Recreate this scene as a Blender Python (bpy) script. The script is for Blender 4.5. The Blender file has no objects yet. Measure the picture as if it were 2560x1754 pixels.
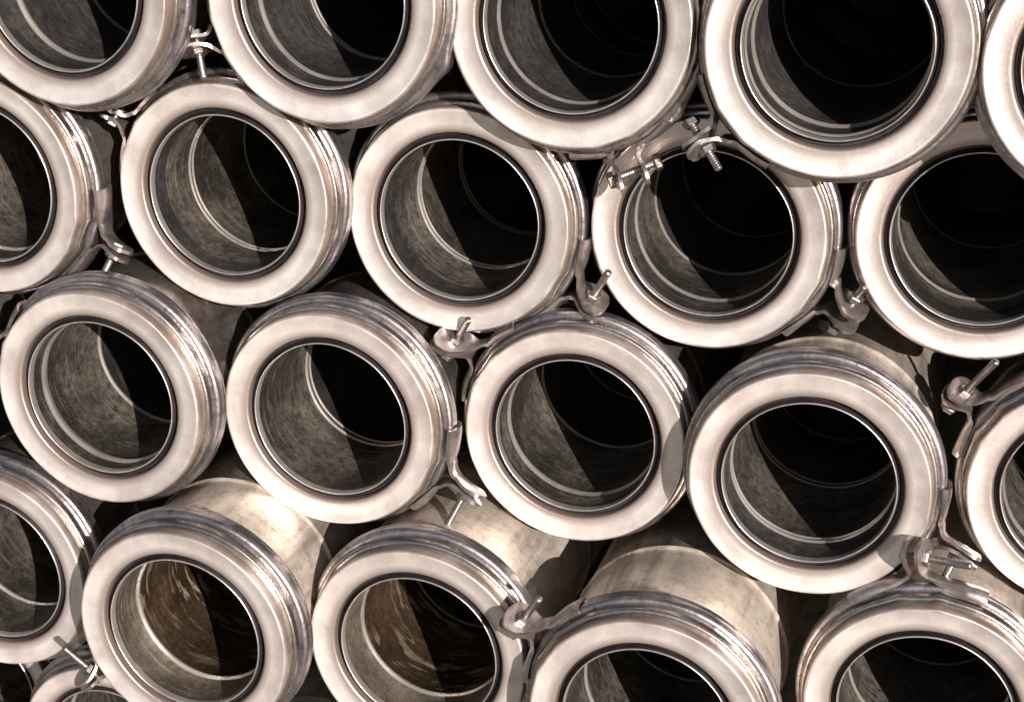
import bpy, math, random
from mathutils import Matrix, Vector, noise as mnoise

# ------------------------------------------------------------ camera, sky, sun, exposure
U = 0.15                      # metres per lip radius: every number below is in lip radii
scene = bpy.context.scene
COL = scene.collection
cam = bpy.data.cameras.new("camera")
cam.sensor_width = 36.0
cam.lens = 36.0 * 3987.25 / 2560.0
cam.clip_start = 0.05
cam.clip_end = 400.0
cam_ob = bpy.data.objects.new("camera", cam)
COL.objects.link(cam_ob)
RX, RY, RZ = (0.954041, 0.299106, 0.01846), (0.124123, -0.33834, -0.932802), (-0.272761, 0.892223, -0.359916)
M = Matrix(((RX[0], -RY[0], -RZ[0], 3.2140 * U), (RX[1], -RY[1], -RZ[1], -11.8028 * U),
            (RX[2], -RY[2], -RZ[2], 5.6401 * U), (0, 0, 0, 1)))
cam_ob.matrix_world = M
scene.camera = cam_ob
cam.dof.use_dof = True
cam.dof.focus_distance = 13.2 * U
cam.dof.aperture_fstop = 22.0

SUN_DIR = Vector((0.906, -0.97, 0.423)).normalized()      # towards the sun
elev = math.asin(SUN_DIR.z)
world = bpy.data.worlds.new("World")
scene.world = world
world.use_nodes = True
nt = world.node_tree
nt.nodes.clear()
wo = nt.nodes.new("ShaderNodeOutputWorld")
bg = nt.nodes.new("ShaderNodeBackground")
sky = nt.nodes.new("ShaderNodeTexSky")
sky.sky_type = 'NISHITA'
sky.sun_disc = False
sky.sun_elevation = elev
sky.sun_rotation = math.atan2(SUN_DIR.x, SUN_DIR.y)
bg.inputs['Strength'].default_value = 0.05
nt.links.new(sky.outputs[0], bg.inputs['Color'])
nt.links.new(bg.outputs[0], wo.inputs['Surface'])
sun = bpy.data.lights.new("sun", 'SUN')
sun.energy = 5.0
sun.angle = math.radians(0.5)
sun.color = (1.0, 0.915, 0.865)
sun_ob = bpy.data.objects.new("sun", sun)
sun_ob.rotation_euler = (-SUN_DIR).to_track_quat('-Z', 'Y').to_euler()
sun_ob.location = SUN_DIR * 20
COL.objects.link(sun_ob)
scene.view_settings.view_transform = 'Standard'
scene.view_settings.look = 'None'
scene.view_settings.gamma = 1.0
scene.view_settings.use_curve_mapping = False
scene.view_settings.exposure = 0.95

# ------------------------------------------------------------ materials
def new_mat(name):
    m = bpy.data.materials.new(name)
    m.use_nodes = True
    t = m.node_tree
    t.nodes.clear()
    out = t.nodes.new("ShaderNodeOutputMaterial")
    b = t.nodes.new("ShaderNodeBsdfPrincipled")
    t.links.new(b.outputs[0], out.inputs['Surface'])
    return m, t, b

def math_node(t, op, a, b=None, clamp=False):
    n = t.nodes.new("ShaderNodeMath")
    n.operation = op
    n.use_clamp = clamp
    for i, v in enumerate((a, b)):
        if v is None: continue
        if isinstance(v, (int, float)): n.inputs[i].default_value = v
        else: t.links.new(v, n.inputs[i])
    return n.outputs[0]

def ramp(t, fac, stops):
    n = t.nodes.new("ShaderNodeValToRGB")
    e = n.color_ramp.elements
    while len(e) < len(stops): e.new(0.5)
    for el, (p, c) in zip(e, stops):
        el.position = p
        el.color = (c, c, c, 1) if isinstance(c, (int, float)) else (*c, 1)
    t.links.new(fac, n.inputs[0])
    return n.outputs[0]

def noise(t, vec, scale, detail=4.0, rough=0.6, w=None, dist=0.0):
    n = t.nodes.new("ShaderNodeTexNoise")
    n.noise_dimensions = '4D' if w is not None else '3D'
    n.inputs['Scale'].default_value = scale
    n.inputs['Detail'].default_value = detail
    n.inputs['Roughness'].default_value = rough
    n.inputs['Distortion'].default_value = dist
    t.links.new(vec, n.inputs['Vector'])
    if w is not None:
        if isinstance(w, (int, float)): n.inputs['W'].default_value = w
        else: t.links.new(w, n.inputs['W'])
    return n.outputs['Fac']

def mix_col(t, fac, a, b, mode='MIX'):
    n = t.nodes.new("ShaderNodeMix")
    n.data_type = 'RGBA'
    n.blend_type = mode
    for s, v in ((n.inputs[0], fac), (n.inputs[6], a), (n.inputs[7], b)):
        if isinstance(v, (int, float)): s.default_value = v
        elif isinstance(v, tuple): s.default_value = (*v, 1)
        else: t.links.new(v, s)
    return n.outputs[2]

def coords(t):
    """object coordinates (in lip radii), spun coordinates (fine across the turning marks, slow round them), random"""
    tc = t.nodes.new("ShaderNodeTexCoord")
    sc = t.nodes.new("ShaderNodeVectorMath"); sc.operation = 'SCALE'
    sc.inputs['Scale'].default_value = 1.0 / U
    t.links.new(tc.outputs['Object'], sc.inputs[0])
    oi = t.nodes.new("ShaderNodeObjectInfo")
    rnd = math_node(t, 'MULTIPLY', oi.outputs['Random'], 37.0)
    sp = t.nodes.new("ShaderNodeSeparateXYZ")
    t.links.new(sc.outputs[0], sp.inputs[0])
    x, y, z = sp.outputs
    r = math_node(t, 'SQRT', math_node(t, 'ADD', math_node(t, 'MULTIPLY', x, x), math_node(t, 'MULTIPLY', z, z)))
    cx = math_node(t, 'DIVIDE', x, r); cz = math_node(t, 'DIVIDE', z, r)
    cb = t.nodes.new("ShaderNodeCombineXYZ")
    t.links.new(cx, cb.inputs[0]); t.links.new(cz, cb.inputs[1])
    t.links.new(math_node(t, 'ADD', math_node(t, 'MULTIPLY', r, 22.0), math_node(t, 'MULTIPLY', y, 22.0)), cb.inputs[2])
    return sc.outputs[0], cb.outputs[0], rnd, y, r, cb

def metal(name, col_a, col_b, metallic, rough, aniso=0.0, stain=0.3, bump=0.02, mottle=9.0, spun=0.5, dark=(0.10, 0.085, 0.075), edge_shade=None, streaks=0.0, scratch=0.0):
    m, t, b = new_mat(name)
    vec, spn, rnd, y, r, cb = coords(t)
    big = noise(t, vec, 2.3, 5, 0.6, rnd)
    fine = noise(t, vec, mottle, 6, 0.7, rnd)
    lines = noise(t, spn, 1.6, 5, 0.7, rnd)
    c = mix_col(t, ramp(t, big, [(0.35, 0.0), (0.65, 1.0)]), col_a, col_b)
    st = math_node(t, 'MULTIPLY', ramp(t, fine, [(0.50, 0.0), (0.72, 1.0)]), stain)
    c = mix_col(t, st, c, dark)
    c = mix_col(t, math_node(t, 'MULTIPLY', ramp(t, lines, [(0.52, 0.0), (0.70, 1.0)]), stain * 0.8 * spun), c, dark)
    if scratch:
        sc = noise(t, vec, 2.6, 1.5, 0.5, math_node(t, 'ADD', rnd, 9.0), 0.8)
        ln = math_node(t, 'ABSOLUTE', math_node(t, 'SUBTRACT', sc, 0.5))
        gate = ramp(t, noise(t, vec, 5.0, 2, 0.5, rnd), [(0.50, 0.0), (0.60, 1.0)])
        c = mix_col(t, math_node(t, 'MULTIPLY', math_node(t, 'MULTIPLY', ramp(t, ln, [(0.0, 1.0), (0.004, 0.0)]), gate), scratch), c, dark)
    if streaks:
        mp = t.nodes.new("ShaderNodeMapping"); mp.inputs['Scale'].default_value = (3.2, 0.35, 3.2)
        t.links.new(vec, mp.inputs[0])
        sk = noise(t, mp.outputs[0], 1.6, 5, 0.6, rnd)
        c = mix_col(t, math_node(t, 'MULTIPLY', ramp(t, sk, [(0.50, 0.0), (0.68, 1.0)]), streaks), c, dark)
    if edge_shade:
        # shading painted into the colour at the lip's inner and outer edge, with a wandering limit
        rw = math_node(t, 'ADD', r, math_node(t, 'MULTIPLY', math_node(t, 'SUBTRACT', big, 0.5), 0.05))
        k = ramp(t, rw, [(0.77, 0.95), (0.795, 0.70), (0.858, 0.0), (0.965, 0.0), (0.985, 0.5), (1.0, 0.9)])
        c = mix_col(t, k, c, edge_shade)
    t.links.new(c, b.inputs['Base Color'])
    b.inputs['Metallic'].default_value = metallic
    rr = math_node(t, 'ADD', math_node(t, 'MULTIPLY', fine, 0.22), rough - 0.11)
    rr = math_node(t, 'ADD', rr, math_node(t, 'MULTIPLY', math_node(t, 'SUBTRACT', lines, 0.5), 0.25 * spun))
    t.links.new(rr, b.inputs['Roughness'])
    if aniso:
        b.inputs['Anisotropic'].default_value = aniso
        tg = t.nodes.new("ShaderNodeTangent"); tg.direction_type = 'RADIAL'; tg.axis = 'Y'
        t.links.new(tg.outputs[0], b.inputs['Tangent'])
    bp = t.nodes.new("ShaderNodeBump")
    bp.inputs['Strength'].default_value = 1.0
    bp.inputs['Distance'].default_value = bump * U
    h = math_node(t, 'ADD', math_node(t, 'MULTIPLY', fine, 0.35), math_node(t, 'MULTIPLY', lines, 0.25 * spun))
    h = math_node(t, 'ADD', h, math_node(t, 'MULTIPLY', big, 1.3))
    t.links.new(h, bp.inputs['Height'])
    t.links.new(bp.outputs[0], b.inputs['Normal'])
    return m

M_LIP = metal("spun_aluminium", (0.91, 0.855, 0.81), (0.60, 0.535, 0.505), 0.66, 0.37, 0.35, 0.22, 0.006, 34.0, 0.9, (0.42, 0.35, 0.31), edge_shade=(0.22, 0.165, 0.135), scratch=0.35)
M_BAND = metal("galvanised_band", (0.50, 0.455, 0.45), (0.22, 0.205, 0.22), 0.94, 0.34, 0.3, 0.95, 0.010, 16.0, 0.7, (0.045, 0.04, 0.05))
M_COLLAR = metal("turned_collar", (0.60, 0.54, 0.495), (0.28, 0.255, 0.245), 0.96, 0.25, 0.5, 0.7, 0.006, 12.0, 0.9, (0.08, 0.07, 0.065))
M_TUBE = metal("weathered_aluminium", (0.62, 0.56, 0.50), (0.30, 0.27, 0.24), 0.92, 0.50, 0.85, 0.7, 0.012, 14.0, 0.5, (0.08, 0.07, 0.06), streaks=0.6, scratch=0.3)
M_DUSTY = metal("dusty_aluminium", (0.92, 0.82, 0.70), (0.58, 0.51, 0.43), 0.66, 0.48, 0.85, 0.6, 0.012, 10.0, 0.5, (0.15, 0.12, 0.09), streaks=0.6, scratch=0.3)
M_STEEL = metal("zinc_plated_steel", (0.60, 0.525, 0.50), (0.30, 0.262, 0.25), 0.92, 0.34, 0.0, 0.7, 0.012, 9.0, 0.0, (0.07, 0.055, 0.045), scratch=0.3)
M_BOLT = metal("dull_bolt_steel", (0.36, 0.345, 0.32), (0.20, 0.185, 0.17), 0.95, 0.38, 0.0, 0.7, 0.01, 20.0, 0.0, (0.08, 0.055, 0.04))
M_RIM = metal("dull_rim_metal", (0.14, 0.13, 0.14), (0.06, 0.055, 0.065), 0.85, 0.36, 0.0, 0.5, 0.01, 26.0, 0.6, (0.02, 0.02, 0.025))
M_EDGE = metal("bright_bead_metal", (0.88, 0.82, 0.76), (0.60, 0.54, 0.49), 0.85, 0.33, 0.0, 0.35, 0.006, 24.0, 0.5)

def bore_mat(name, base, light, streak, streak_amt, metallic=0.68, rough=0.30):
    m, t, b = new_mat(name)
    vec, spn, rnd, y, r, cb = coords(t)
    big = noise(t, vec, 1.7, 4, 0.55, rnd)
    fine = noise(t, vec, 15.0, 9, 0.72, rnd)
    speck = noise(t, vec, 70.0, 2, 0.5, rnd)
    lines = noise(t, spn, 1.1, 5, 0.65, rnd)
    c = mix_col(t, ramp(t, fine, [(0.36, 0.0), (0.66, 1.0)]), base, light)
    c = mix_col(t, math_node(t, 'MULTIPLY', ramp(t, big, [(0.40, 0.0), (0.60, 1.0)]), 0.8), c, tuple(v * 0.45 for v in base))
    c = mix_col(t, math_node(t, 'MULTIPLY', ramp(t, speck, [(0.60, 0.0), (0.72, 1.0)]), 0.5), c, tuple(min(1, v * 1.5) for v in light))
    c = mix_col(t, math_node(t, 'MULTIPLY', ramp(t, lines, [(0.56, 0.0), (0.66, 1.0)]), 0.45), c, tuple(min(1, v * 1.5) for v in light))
    if streak_amt:
        # dried runs: long down the wall, narrow across
        mp = t.nodes.new("ShaderNodeMapping"); mp.inputs['Scale'].default_value = (2.0, 7.5, 1.4)
        mp.inputs['Rotation'].default_value = (0.5, 0.2, 0.3)
        t.links.new(vec, mp.inputs[0])
        s = noise(t, mp.outputs[0], 1.5, 4, 0.6, rnd, 0.5)
        c = mix_col(t, math_node(t, 'MULTIPLY', ramp(t, s, [(0.545, 0.0), (0.59, 1.0)]), math_node(t, 'MULTIPLY', ramp(t, big, [(0.42, 0.25), (0.55, 1.0)]), streak_amt)), c, streak)
    t.links.new(c, b.inputs['Base Color'])
    b.inputs['Metallic'].default_value = metallic
    t.links.new(math_node(t, 'ADD', math_node(t, 'MULTIPLY', fine, 0.3), rough), b.inputs['Roughness'])
    bp = t.nodes.new("ShaderNodeBump"); bp.inputs['Distance'].default_value = 0.008 * U
    t.links.new(fine, bp.inputs['Height']); t.links.new(bp.outputs[0], b.inputs['Normal'])
    return m

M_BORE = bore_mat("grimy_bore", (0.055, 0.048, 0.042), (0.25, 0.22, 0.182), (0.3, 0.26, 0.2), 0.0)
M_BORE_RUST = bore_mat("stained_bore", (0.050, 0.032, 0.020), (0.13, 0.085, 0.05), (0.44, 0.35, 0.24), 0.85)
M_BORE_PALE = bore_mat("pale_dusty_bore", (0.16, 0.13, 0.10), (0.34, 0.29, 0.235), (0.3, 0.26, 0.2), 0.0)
M_BORE_DARK = bore_mat("dull_and_shaded_bore", (0.022, 0.021, 0.022), (0.075, 0.066, 0.060), (0.3, 0.26, 0.2), 0.0, 0.5, 0.45)  # dull walls; deep in the bores its dark colour stands in for shade

def sand_mat():
    m, t, b = new_mat("dry_sandy_ground")
    tc = t.nodes.new("ShaderNodeTexCoord")
    n1 = noise(t, tc.outputs['Object'], 0.8, 6, 0.6)
    n2 = noise(t, tc.outputs['Object'], 30.0, 6, 0.7)
    c = mix_col(t, n1, (0.27, 0.235, 0.205), (0.20, 0.172, 0.148))
    c = mix_col(t, math_node(t, 'MULTIPLY', n2, 0.5), c, (0.13, 0.108, 0.09))
    t.links.new(c, b.inputs['Base Color'])
    b.inputs['Roughness'].default_value = 0.9
    bp = t.nodes.new("ShaderNodeBump"); bp.inputs['Distance'].default_value = 0.02
    t.links.new(n2, bp.inputs['Height']); t.links.new(bp.outputs[0], b.inputs['Normal'])
    return m
M_SAND = sand_mat()

# ------------------------------------------------------------ mesh helpers
def link(name, verts, faces, mats, parent=None, fmat=None, smooth=True, sharp=None):
    me = bpy.data.meshes.new(name)
    me.from_pydata([(x * U, y * U, z * U) for x, y, z in verts], [], faces)
    for m in mats: me.materials.append(m)
    if smooth: me.polygons.foreach_set('use_smooth', [True] * len(faces))
    if fmat: me.polygons.foreach_set('material_index', fmat)
    me.update()
    if sharp: me.set_sharp_from_angle(angle=math.radians(sharp))
    o = bpy.data.objects.new(name, me)
    COL.objects.link(o)
    if parent: o.parent = parent
    return o

def spline(pts, k):
    """Catmull-Rom through (r, w) points, k steps between two of them"""
    out = []
    n = len(pts)
    for i in range(n - 1):
        p0, p1, p2, p3 = pts[max(i - 1, 0)], pts[i], pts[i + 1], pts[min(i + 2, n - 1)]
        for j in range(k):
            u = j / k
            out.append(tuple(0.5 * ((2 * b) + (c - a) * u + (2 * a - 5 * b + 4 * c - d) * u * u + (3 * b - a - 3 * c + d) * u ** 3)
                             for a, b, c, d in zip(p0, p1, p2, p3)))
    out.append(tuple(pts[-1]))
    return out

def revolve(prof, seg=160, warp=None, t0=0.0, t1=2 * math.pi):
    """prof: (r, w[, material]) ; warp(theta, r, w) -> (r, w)"""
    full = abs(t1 - t0 - 2 * math.pi) < 1e-6
    V, F, FM = [], [], []
    n = len(prof)
    cols = seg if full else seg + 1
    for i in range(cols):
        th = t0 + (t1 - t0) * i / seg
        c, s = math.cos(th), math.sin(th)
        for p in prof:
            r, w = p[0], p[1]
            if warp: r, w = warp(th, r, w)
            V.append((r * c, w, r * s))
    for i in range(seg):
        a = i * n
        b = ((i + 1) % cols) * n
        for j in range(n - 1):
            F.append((a + j, b + j, b + j + 1, a + j + 1))
            FM.append(prof[j][2] if len(prof[j]) > 2 else 0)
    return V, F, FM

def make_warp(seed, amp, kinks=()):
    rr = random.Random(seed)
    ph = [(k, rr.uniform(0, 6.28), rr.uniform(0.3, 1.0) / k) for k in (2, 3, 5, 7, 11)]
    ph2 = [(k, rr.uniform(0, 6.28), rr.uniform(0.3, 1.0) / k) for k in (2, 3, 4, 9)]
    def f(th, r, w):
        d = sum(a * math.sin(k * th + p) for k, p, a in ph) * amp
        e = sum(a * math.sin(k * th + p) for k, p, a in ph2) * amp * 0.7
        for tk, a, wd, rmin in kinks:
            dt = (th - tk + math.pi) % (2 * math.pi) - math.pi
            g = math.exp(-(dt / wd) ** 2) * max(0.0, min(1.0, (r - rmin) / 0.12))
            d += a * g
        return r + d, w + e
    return f

# ------------------------------------------------------------ the clamp's closure
def strap(path, halfw, thick, seed, lip=0.0, cross=7):
    """a pressed sheet strip. path: (t, rad) points seen along the pipe, halfw: half-width along the pipe per point,
    lip: how far its long edges are turned down"""
    pts = []
    P = spline([(a, b, h, l) for (a, b), h, l in zip(path, halfw, lip)], 4)
    V, F = [], []
    n = len(P)
    for i, (a, b, h, l) in enumerate(P):
        a0, b0 = P[max(i - 1, 0)][:2]
        a1, b1 = P[min(i + 1, n - 1)][:2]
        L = math.hypot(a1 - a0, b1 - b0) or 1e-6
        nx, ny = -(b1 - b0) / L, (a1 - a0) / L
        for side in (1, -1):
            for j in range(cross):
                u = -1 + 2 * j / (cross - 1)
                bend = -l * abs(u) ** 3
                wob = 0.012 * mnoise.noise(Vector((a * 5 + seed, b * 5, u * 0.9)))
                d = bend + wob + side * thick * 0.5
                V.append((a + nx * d, u * h, b + ny * d))
    m = cross * 2
    for i in range(n - 1):
        for s in (0, 1):
            for j in range(cross - 1):
                q = (i * m + s * cross + j, i * m + s * cross + j + 1, (i + 1) * m + s * cross + j + 1, (i + 1) * m + s * cross + j)
                F.append(q if s == 0 else q[::-1])
        for j0, in ((0,), (cross - 1,)):
            q = (i * m + j0, (i + 1) * m + j0, (i + 1) * m + cross + j0, i * m + cross + j0)
            F.append(q if j0 == 0 else q[::-1])
    for i in (0, n - 1):
        for j in range(cross - 1):
            q = (i * m + j, i * m + cross + j, i * m + cross + j + 1, i * m + j + 1)
            F.append(q if i == 0 else q[::-1])
    return V, F

def rod(p0, p1, r, seg=14, thread=0.0, pitch=0.022):
    p0, p1 = Vector(p0), Vector(p1)
    ax = (p1 - p0); L = ax.length; ax.normalize()
    u = ax.orthogonal().normalized(); v = ax.cross(u)
    steps = max(2, int(L / pitch * 4)) if thread else 2
    V, F = [], []
    ring = [(0.0, r * 0.55), (0.008, r * 0.92)] + [(0.012 + (L - 0.024) * k / steps, r * (1 - thread * (0.5 + 0.5 * math.cos(k * math.pi / 2)))) for k in range(steps + 1)] + [(L - 0.008, r * 0.92), (L, r * 0.55)]
    for d, rad in ring:
        for i in range(seg):
            a = 2 * math.pi * i / seg
            V.append(tuple(p0 + ax * d + (u * math.cos(a) + v * math.sin(a)) * rad))
    for k in range(len(ring) - 1):
        for i in range(seg):
            F.append((k * seg + i, k * seg + (i + 1) % seg, (k + 1) * seg + (i + 1) % seg, (k + 1) * seg + i))
    F.append(tuple(range(seg))[::-1]); F.append(tuple((len(ring) - 1) * seg + i for i in range(seg)))
    return V, F

def hexnut(c, ax, r, h):
    c, ax = Vector(c), Vector(ax).normalized()
    u = ax.orthogonal().normalized(); v = ax.cross(u)
    V, F = [], []
    for d, k in ((-h / 2, 0.88), (-h / 2 * 0.7, 1.0), (h / 2 * 0.7, 1.0), (h / 2, 0.88)):
        for i in range(6):
            a = math.pi / 3 * i + 0.3
            V.append(tuple(c + ax * d + (u * math.cos(a) + v * math.sin(a)) * r * k))
    for k in range(3):
        for i in range(6):
            F.append((k * 6 + i, k * 6 + (i + 1) % 6, (k + 1) * 6 + (i + 1) % 6, (k + 1) * 6 + i))
    F.append(tuple(range(6))[::-1]); F.append(tuple(18 + i for i in range(6)))
    return V, F

def closure(band, az, tip=1, gap=0.05, ear=0.34, lean=0.32, w0=0.255, seed=0, bolt=(0.16, 0.42), split=0.0, reach=(0.42, 0.42), size=1.28, turn=20):
    """two lugs that end the clamp band at azimuth az (degrees) and the bolt that draws them together.
    tip: side of the bolt's free end, +1 counter-clockwise"""
    a = math.radians(az)
    er, et = Vector((math.cos(a), 0, math.sin(a))), Vector((-math.sin(a), 0, math.cos(a)))
    ey = Vector((0, 1, 0))
    rr = random.Random(seed * 7 + 3)
    cp, sp_ = math.cos(math.radians(turn)), math.sin(math.radians(turn))
    def place(V):
        out = []
        for t, y, r in V:
            # above the band the ears lean towards the open end and are twisted to face out of the stack
            f = max(0.0, r - 1.12)
            g = min(1.0, f / 0.12)
            t2 = t * cp + tip * y * sp_
            y2 = y * cp - tip * t * sp_
            out.append(tuple(er * r + et * (t + (t2 - t) * g) + ey * (w0 + y + (y2 - y) * g - lean * f)))
        return out
    RB = 1.122
    for k, s in enumerate((1, -1)):
        rc = reach[k]
        g = gap / 2 + (split if s == tip else 0) * 0.5
        arc = [(s * RB * math.sin(x), RB * math.cos(x)) for x in (rc, rc * 0.8, rc * 0.55, rc * 0.33)]
        bendr = 1.130
        path = arc + [(s * (g + 0.10), bendr), (s * (g + 0.035), bendr + 0.045), (s * (g + 0.01), bendr + 0.11),
                      (s * (g + rr.uniform(-.005, .02)), bendr + ear * 0.55), (s * (g + 0.015), bendr + ear * 0.85), (s * (g + 0.02), bendr + ear)]
        hw = [0.092, 0.090, 0.080, 0.070, 0.066, 0.074, 0.096, 0.125, 0.112, 0.040]
        lp = [0.10, 0.09, 0.07, 0.05, 0.03, 0.015, 0.0, 0.0, 0.0, 0.0]
        hw = [h * size for h in hw]
        V, F = strap(path, hw, 0.030, seed + 10 * k, [-v * 0.45 * s for v in lp])
        lug = link("lug", place(V), F, [M_STEEL], band, sharp=50)
    rb = 1.130 + ear * 0.55
    yb = 0.0
    L0, L1 = bolt
    b = []
    p0, p1 = (-tip * L0, yb, rb), (tip * L1, yb, rb)
    q0, q1 = (Vector(v) for v in place([p0, p1]))
    V, F = rod(q0, q1, 0.033, 14, 0.07)
    link("bolt", V, F, [M_BOLT], band, sharp=40)
    ax = (q1 - q0).normalized()
    V, F = hexnut(q0 + ax * 0.03, ax, 0.072, 0.06)
    link("bolt_head", V, F, [M_BOLT], band, sharp=20)
    on = gap / 2 + split + 0.045
    c = q0 + ax * (L0 + on)
    V, F = hexnut(c, ax, 0.070, 0.055)
    link("nut", V, F, [M_BOLT], band, sharp=20)

# ------------------------------------------------------------ one pipe
LIPZ = [(0.766, 0.050), (0.769, 0.034), (0.773, 0.012), (0.781, -0.003), (0.796, -0.011), (0.830, -0.014), (0.870, -0.016), (0.910, -0.022), (0.945, -0.031),
        (0.968, -0.038), (0.982, -0.036), (0.992, -0.022), (0.998, 0.006), (0.999, 0.045), (0.990, 0.084)]
RIMZ = [(0.770, 0.046), (0.764, 0.066), (0.750, 0.072), (0.736, 0.060), (0.728, 0.034), (0.720, 0.016)]
MOUTHZ = [(0.720, 0.016), (0.716, 0.006), (0.709, 0.008), (0.704, 0.028), (0.7015, 0.07)]
COLLARZ = [(0.960, 0.082), (1.010, 0.086), (1.026, 0.094), (1.034, 0.110), (1.040, 0.170), (1.036, 0.186)]
BANDZ = [(1.000, 0.180), (1.050, 0.176), (1.072, 0.184), (1.086, 0.200), (1.090, 0.225), (1.088, 0.275), (1.091, 0.300), (1.082, 0.322), (1.050, 0.334), (0.975, 0.338)]
TUBE_R, BORE_R, LONG = 0.955, 0.70, 26.0

def bead(w, h, hw):
    return [(-hw * 1.6, 0), (-hw, h * 0.35), (-hw * 0.4, h * 0.9), (0, h), (hw * 0.4, h * 0.9), (hw, h * 0.35), (hw * 1.6, 0)]

def make_pipe(key, x, z, w, label, group, rings=(0.28, 1.3), seams=(1.15,), closures=(), kinks=(), rust=False, dark=False, deep=2.2, front=None, dusty=False, seed=0, tilt=(0, 0), near=0.28):
    root = bpy.data.objects.new("duct_pipe", None)
    COL.objects.link(root)
    root.empty_display_size = 0.05
    root.location = (x * U, w * U, z * U)
    root.rotation_euler = (math.radians(tilt[1]), 0, math.radians(tilt[0]))
    root['label'] = label
    root['category'] = 'pipe'
    if group: root['group'] = group
    kk = [(math.radians(c['az'] + d), 0.016, 0.06, 0.88) for c in closures for d in (-9, 9)]
    kk += [(math.radians(a), amp, wd, 1.015) for a, amp, wd in kinks]
    wp = make_warp(seed, 0.0062, kk)
    # tube: outside, from the collar to the far end, back along the inside to the mouth
    prof = [(1.0, 0.10), (TUBE_R + 0.01, 0.20)] + [(TUBE_R, 0.36)]
    last = 0.36
    for s in sorted(seams):
        prof += [(TUBE_R - 0.002 * 0, s - 0.06)]
        prof += [(TUBE_R + h, s + d) for d, h in bead(s, 0.022, 0.022)]
    prof += [(TUBE_R, 7.0), (TUBE_R, 14.0), (TUBE_R, LONG)]
    prof += [(BORE_R, LONG)]
    inner = []
    for i, (s, h, bw) in enumerate(rings):
        inner += [(BORE_R - hh, s + d, 2) for d, hh in bead(s, h, bw)]
        inner[-1] = (inner[-1][0], inner[-1][1], 1)
    inner.sort(key=lambda p: p[1])
    # extra rows so the long wall is not one quad
    ws = [p[1] for p in inner]
    extra = [(BORE_R, v, 1) for v in (0.075, 0.15, 6.0, 8.0, 11.0, 15.0) if all(abs(v - q) > 0.12 for q in ws) and (v < min(ws + [9]) or v > max(ws + [0]))]
    if not any(v[1] < 0.1 for v in inner + extra): extra.append((BORE_R, 0.068, 1))
    inner = sorted(inner + extra, key=lambda p: p[1])
    if deep and all(abs(deep + 0.03 - v[1]) > 0.1 for v in inner): inner.append((BORE_R, deep + 0.03, 1))
    if front: inner.append((BORE_R, front, 1))
    inner = sorted(inner, key=lambda p: p[1])
    seq = inner[::-1]
    # material index of the strip from point j to j+1
    fixed = []
    for j, p in enumerate(seq):
        nxt = seq[j + 1] if j + 1 < len(seq) else None
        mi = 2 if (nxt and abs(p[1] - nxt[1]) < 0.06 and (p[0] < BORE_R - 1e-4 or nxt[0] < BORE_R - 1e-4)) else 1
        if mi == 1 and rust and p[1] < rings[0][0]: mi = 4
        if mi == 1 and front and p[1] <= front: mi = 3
        if mi == 1 and deep and p[1] > deep + 0.03: mi = 3  # shade of the deep bore put into the wall colour
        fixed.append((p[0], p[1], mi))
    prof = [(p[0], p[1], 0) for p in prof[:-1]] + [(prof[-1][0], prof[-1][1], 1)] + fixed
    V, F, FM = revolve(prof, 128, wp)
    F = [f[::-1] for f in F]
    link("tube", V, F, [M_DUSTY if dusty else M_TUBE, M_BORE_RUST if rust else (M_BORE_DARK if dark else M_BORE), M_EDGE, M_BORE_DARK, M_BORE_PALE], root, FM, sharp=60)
    V, F, FM = revolve(spline(COLLARZ, 3), 160, wp)
    link("collar", V, [f[::-1] for f in F], [M_COLLAR], root, sharp=50)
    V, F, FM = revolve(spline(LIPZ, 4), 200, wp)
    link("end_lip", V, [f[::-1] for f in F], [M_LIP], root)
    V, F, FM = revolve([p for p in spline(RIMZ, 3)][::-1], 160, wp)
    link("mouth_groove", V, F, [M_RIM], root)
    V, F, FM = revolve([p for p in spline(MOUTHZ, 3)][::-1], 160, wp)
    link("mouth_edge", V, F, [M_EDGE], root)
    kb = [(math.radians(c['az'] + d), 0.012, 0.08, 0.9) for c in closures for d in (-14, 14)]
    kb += [(math.radians(a), amp * 1.5, wd, 0.9) for a, amp, wd in kinks]
    V, F, FM = revolve(spline(BANDZ, 3), 160, make_warp(seed + 50, 0.006, kb))
    band = link("clamp_band", V, [f[::-1] for f in F], [M_BAND], root, sharp=60)
    for i, c in enumerate(closures):
        closure(band, seed=seed + i, **c)
    return root

G_ROW = {'1': "pipes of the top row of the stack", '2': "pipes of the second row of the stack", '3': "pipes of the third row of the stack",
         '4': "pipes of the fourth row of the stack", '5': "pipes of the lowest row of the stack", '0': "pipes stacked above the frame"}

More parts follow.
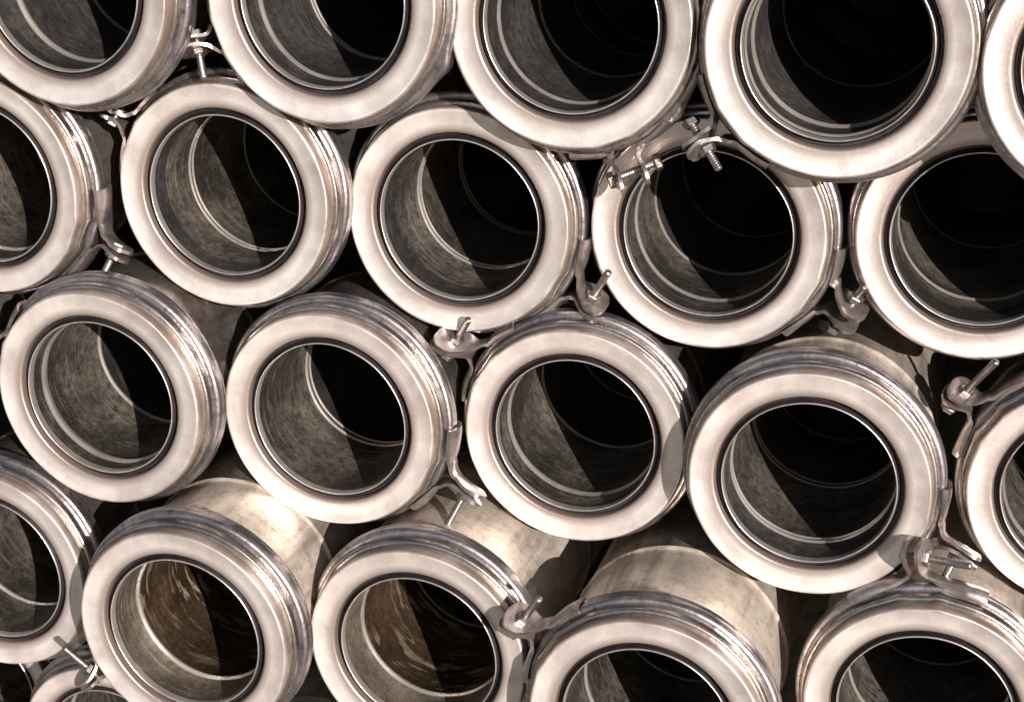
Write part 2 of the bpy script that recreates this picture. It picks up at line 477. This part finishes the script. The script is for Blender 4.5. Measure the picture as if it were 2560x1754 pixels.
N, W_, T_ = 0.020, 0.026, 0.012
PIPES = [
 ('11', -4.266, 3.659, -0.239, "pipe cut by the photo's top left corner, streaky grey bore",
    dict(dark=True, rings=((0.42, .022, .03), (1.5, .014, .02)), seams=(1.2,))),
 ('12', -2.084, 3.625, 0.099, "pipe at the top edge with a bolted clamp lug on its left",
    dict(rings=((0.33, .020, .028), (1.28, .012, .012), (1.34, .012, .012)), seams=(1.1,), closures=[dict(az=201, tip=1, bolt=(.12, .30), reach=(.40, .30))], kinks=[(-27, 0.03, 0.10)], dark=True)),
 ('13', -0.094, 3.527, 0.382, "pipe at the middle of the top edge, bent clamp lugs at its lower right",
    dict(rings=((0.36, .018, .026), (1.53, .014, .02), (2.6, .01, .015), (3.3, .012, .015)), seams=(1.3,), closures=[dict(az=-66, tip=-1, bolt=(.24, .18), split=.08, gap=.14, ear=.30, size=1.35)], kinks=[(-40, 0.03, 0.10)], dark=True)),
 ('14', 2.001, 3.525, 0.241, "largest pipe at the top right with three thin rings shining deep in its dark bore",
    dict(dark=True, rings=((0.12, .016, .02), (0.45, .022, .03), (2.1, .014, .018), (3.85, .013, .016), (5.7, .012, .016)), seams=(1.4,), closures=[dict(az=221, tip=1, bolt=(.22, .26), gap=.05, ear=.32)])),
 ('15', 4.042, 3.507, 0.323, "pipe at the top right corner with only its left lip in view",
    dict(rings=((0.4, .02, .03), (2.0, .013, .018)), seams=(1.3,))),
 ('21', -5.345, 1.828, -0.071, "second row pipe cut by the left edge, crumpled clamp lugs at its lower right",
    dict(front=0.3, rings=((0.35, .02, .026), (1.9, .012, .015)), seams=(1.0,), closures=[dict(az=-23, tip=-1, bolt=(.06, .40), size=1.35)])),
 ('22', -3.120, 1.860, 0.260, "second row pipe left of centre, lip fully in view, double bead in its bore",
    dict(front=0.26, rings=((0.70, .014, .014), (0.76, .012, .012), (1.82, .010, .012)), seams=(1.2,), closures=[dict(az=153, tip=1, bolt=(.07, .10), ear=.24, size=1.3)])),
 ('23', -1.098, 1.745, 0.637, "second row pipe near the middle with a clamp bolt rising at its lower right",
    dict(front=0.32, rings=((0.90, .016, .016), (0.97, .012, .012), (2.05, .010, .012), (2.12, .01, .01)), seams=(1.2,), closures=[dict(az=-29, tip=1, bolt=(.12, .40))])),
 ('24', 1.020, 1.790, 0.865, "pipe half hidden at the top by the clamp lugs of two pipes above",
    dict(front=0.4, deep=1.15, rings=((0.38, .018, .024), (1.15, .014, .02), (2.4, .01, .012)), seams=(1.2,), closures=[dict(az=-27, tip=1, bolt=(.24, .34), gap=.09, split=.10)])),
 ('25', 3.206, 1.94, 0.990, "pipe cut by the right edge in the second row, directly under the largest top pipe",
    dict(front=0.34, rings=((0.62, .016, .02), (2.2, .012, .014), (3.5, .01, .012)), seams=(1.2,))),
 ('31', -4.066, 0.104, -0.457, "leftmost pipe of the third row whose blazing lip touches the left edge",
    dict(deep=1.18, rings=((0.24, .016, .03), (1.18, .016, .02)), seams=(1.3,), closures=[dict(az=165, tip=1, bolt=(.1, .2), ear=.2)])),
 ('32', -2.079, -0.013, 0.031, "third row pipe with scratched grey bore and a round-eared lug at its lower right",
    dict(deep=1.16, rings=((1.08, .016, .016), (1.16, .012, .012), (2.4, .008, .012)), seams=(1.3,), closures=[dict(az=-24, tip=-1, bolt=(.03, .50), ear=.40, size=1.35)])),
 ('33', 0.025, -0.064, 0.531, "third row pipe in the middle with a clamp bolt standing at its upper left",
    dict(front=0.12, deep=1.42, rings=((0.34, .018, .03), (1.42, .014, .018), (2.65, .012, .014)), seams=(1.0,), closures=[dict(az=149, tip=-1, bolt=(.20, .36), ear=.38, lean=.65)])),
 ('34', 2.097, -0.049, 0.234, "big third row pipe with a pitted lip and a brushed seam just behind its clamp",
    dict(front=0.4, rings=((0.36, .016, .018), (0.42, .012, .012), (1.48, .012, .012), (1.56, .01, .012), (2.6, .008, .01)), seams=(0.90,), dusty=True, closures=[dict(az=-21, tip=-1, bolt=(.06, .42), ear=.38)])),
 ('35', 4.325, -0.07, 0.800, "third row pipe at the right edge with a tall clamp bolt at its upper left",
    dict(rings=((0.25, .018, .03), (1.4, .014, .018)), seams=(1.1,), closures=[dict(az=149, tip=-1, bolt=(.20, .50), ear=.32)])),
 ('41', -5.222, -1.702, -0.666, "pipe at the lower left edge with its right side in deep shadow",
    dict(rings=((0.62, .016, .02), (1.8, .01, .014)), seams=(1.1,))),
 ('42', -3.000, -1.715, -1.096, "fourth row pipe with dried pale runs streaking the brown bore",
    dict(dusty=True, rings=((0.45, .022, .024), (1.7, .01, .012)), seams=(1.15,), closures=[dict(az=214, tip=-1, bolt=(.1, .38), ear=.3)], rust=True)),
 ('43', -1.034, -1.815, -0.552, "fourth row pipe with a rusty brown bore and a jagged shadow across its body",
    dict(dusty=True, rings=((0.45, .020, .024), (1.7, .01, .012)), seams=(2.2,), rust=True)),
 ('44', 1.074, -1.915, -0.858, "fourth row pipe with a long streaked body and a clamp bolt at its upper left",
    dict(front=0.12, dusty=True, rings=((0.70, .018, .022), (1.9, .01, .012)), seams=(1.35,), closures=[dict(az=150, tip=-1, bolt=(.20, .42), ear=.34)])),
 ('45', 3.239, -1.832, -0.041, "pipe in the bottom right corner with a clamp closed on top by a sideways bolt",
    dict(front=0.3, dusty=True, rings=((0.75, .016, .02), (2.0, .01, .012)), seams=(1.2,), closures=[dict(az=99, tip=-1, bolt=(.13, .46), gap=.08, ear=.40, reach=(.55, .50), size=1.15)])),
 ('51', -4.75, -4.25, 0.30, "lowest pipe, only its shaded top lip showing in the bottom left corner",
    dict(rings=((0.4, .02, .03),), seams=(1.1,))),
]

# ------------------------------------------------------------ the ground
GZ = -4.25 - 1.10
me = bpy.data.meshes.new("ground")
gv, gf = [], []
NG = 60
for i in range(NG + 1):
    for j in range(NG + 1):
        u, v = (i / NG * 2 - 1), (j / NG * 2 - 1)
        X, Y = 150 * u * abs(u) ** 1.5, 150 * v * abs(v) ** 1.5
        gv.append((X, Y, GZ * U + 0.0 + (0.25 * mnoise.noise(Vector((X * .05, Y * .05, 0))) if math.hypot(X, Y) > 8 else 0)))
for i in range(NG):
    for j in range(NG):
        a = i * (NG + 1) + j
        gf.append((a, a + NG + 1, a + NG + 2, a + 1))
me.from_pydata(gv, [], gf)
me.materials.append(M_SAND)
ground = bpy.data.objects.new("ground", me)
ground['kind'] = 'structure'
COL.objects.link(ground)

# ------------------------------------------------------------ the stack
for i, (k, x, z, w, label, kw) in enumerate(PIPES):
    make_pipe(k, x, z, w, label, G_ROW[k[0]], seed=i + 1, **kw)

# neighbours just outside the frame: the stack goes on, and they shade the gaps
s = 2.12
h = 1.835
outside = []
for gx in (-2.5, -1.5, -.5, .5, 1.5, 2.5): outside.append((gx * s, 3 * h, 0.35, "pipe of the row above the top of the photo, outside the frame", '0'))
for gx, gz, w in ((-3, 2, -.3), (-3.5, 1, -.2), (-3, 0, -.5), (3, 2, .4), (2.5, 1, .75), (3, 0, .7), (2.5, -1, 0.0), (-3.5, -1, -.3)):
    outside.append((gx * s, gz * h, w, "pipe of the stack past the side of the photo, outside the frame", '0'))
for gx in (-3.2, -1.1, 0, 1, 2, 3): outside.append((gx * s, -4.25, 0.9 if gx < -2 else 0.1, "pipe of the lowest row under the photo, outside the frame", '5'))
for i, (x, z, w, label, r) in enumerate(outside):
    make_pipe('o', x, z, w, label, "pipes outside the frame", rings=((0.4, .02, .03), (1.6, .012, .016)), seams=(1.2,), seed=200 + i)
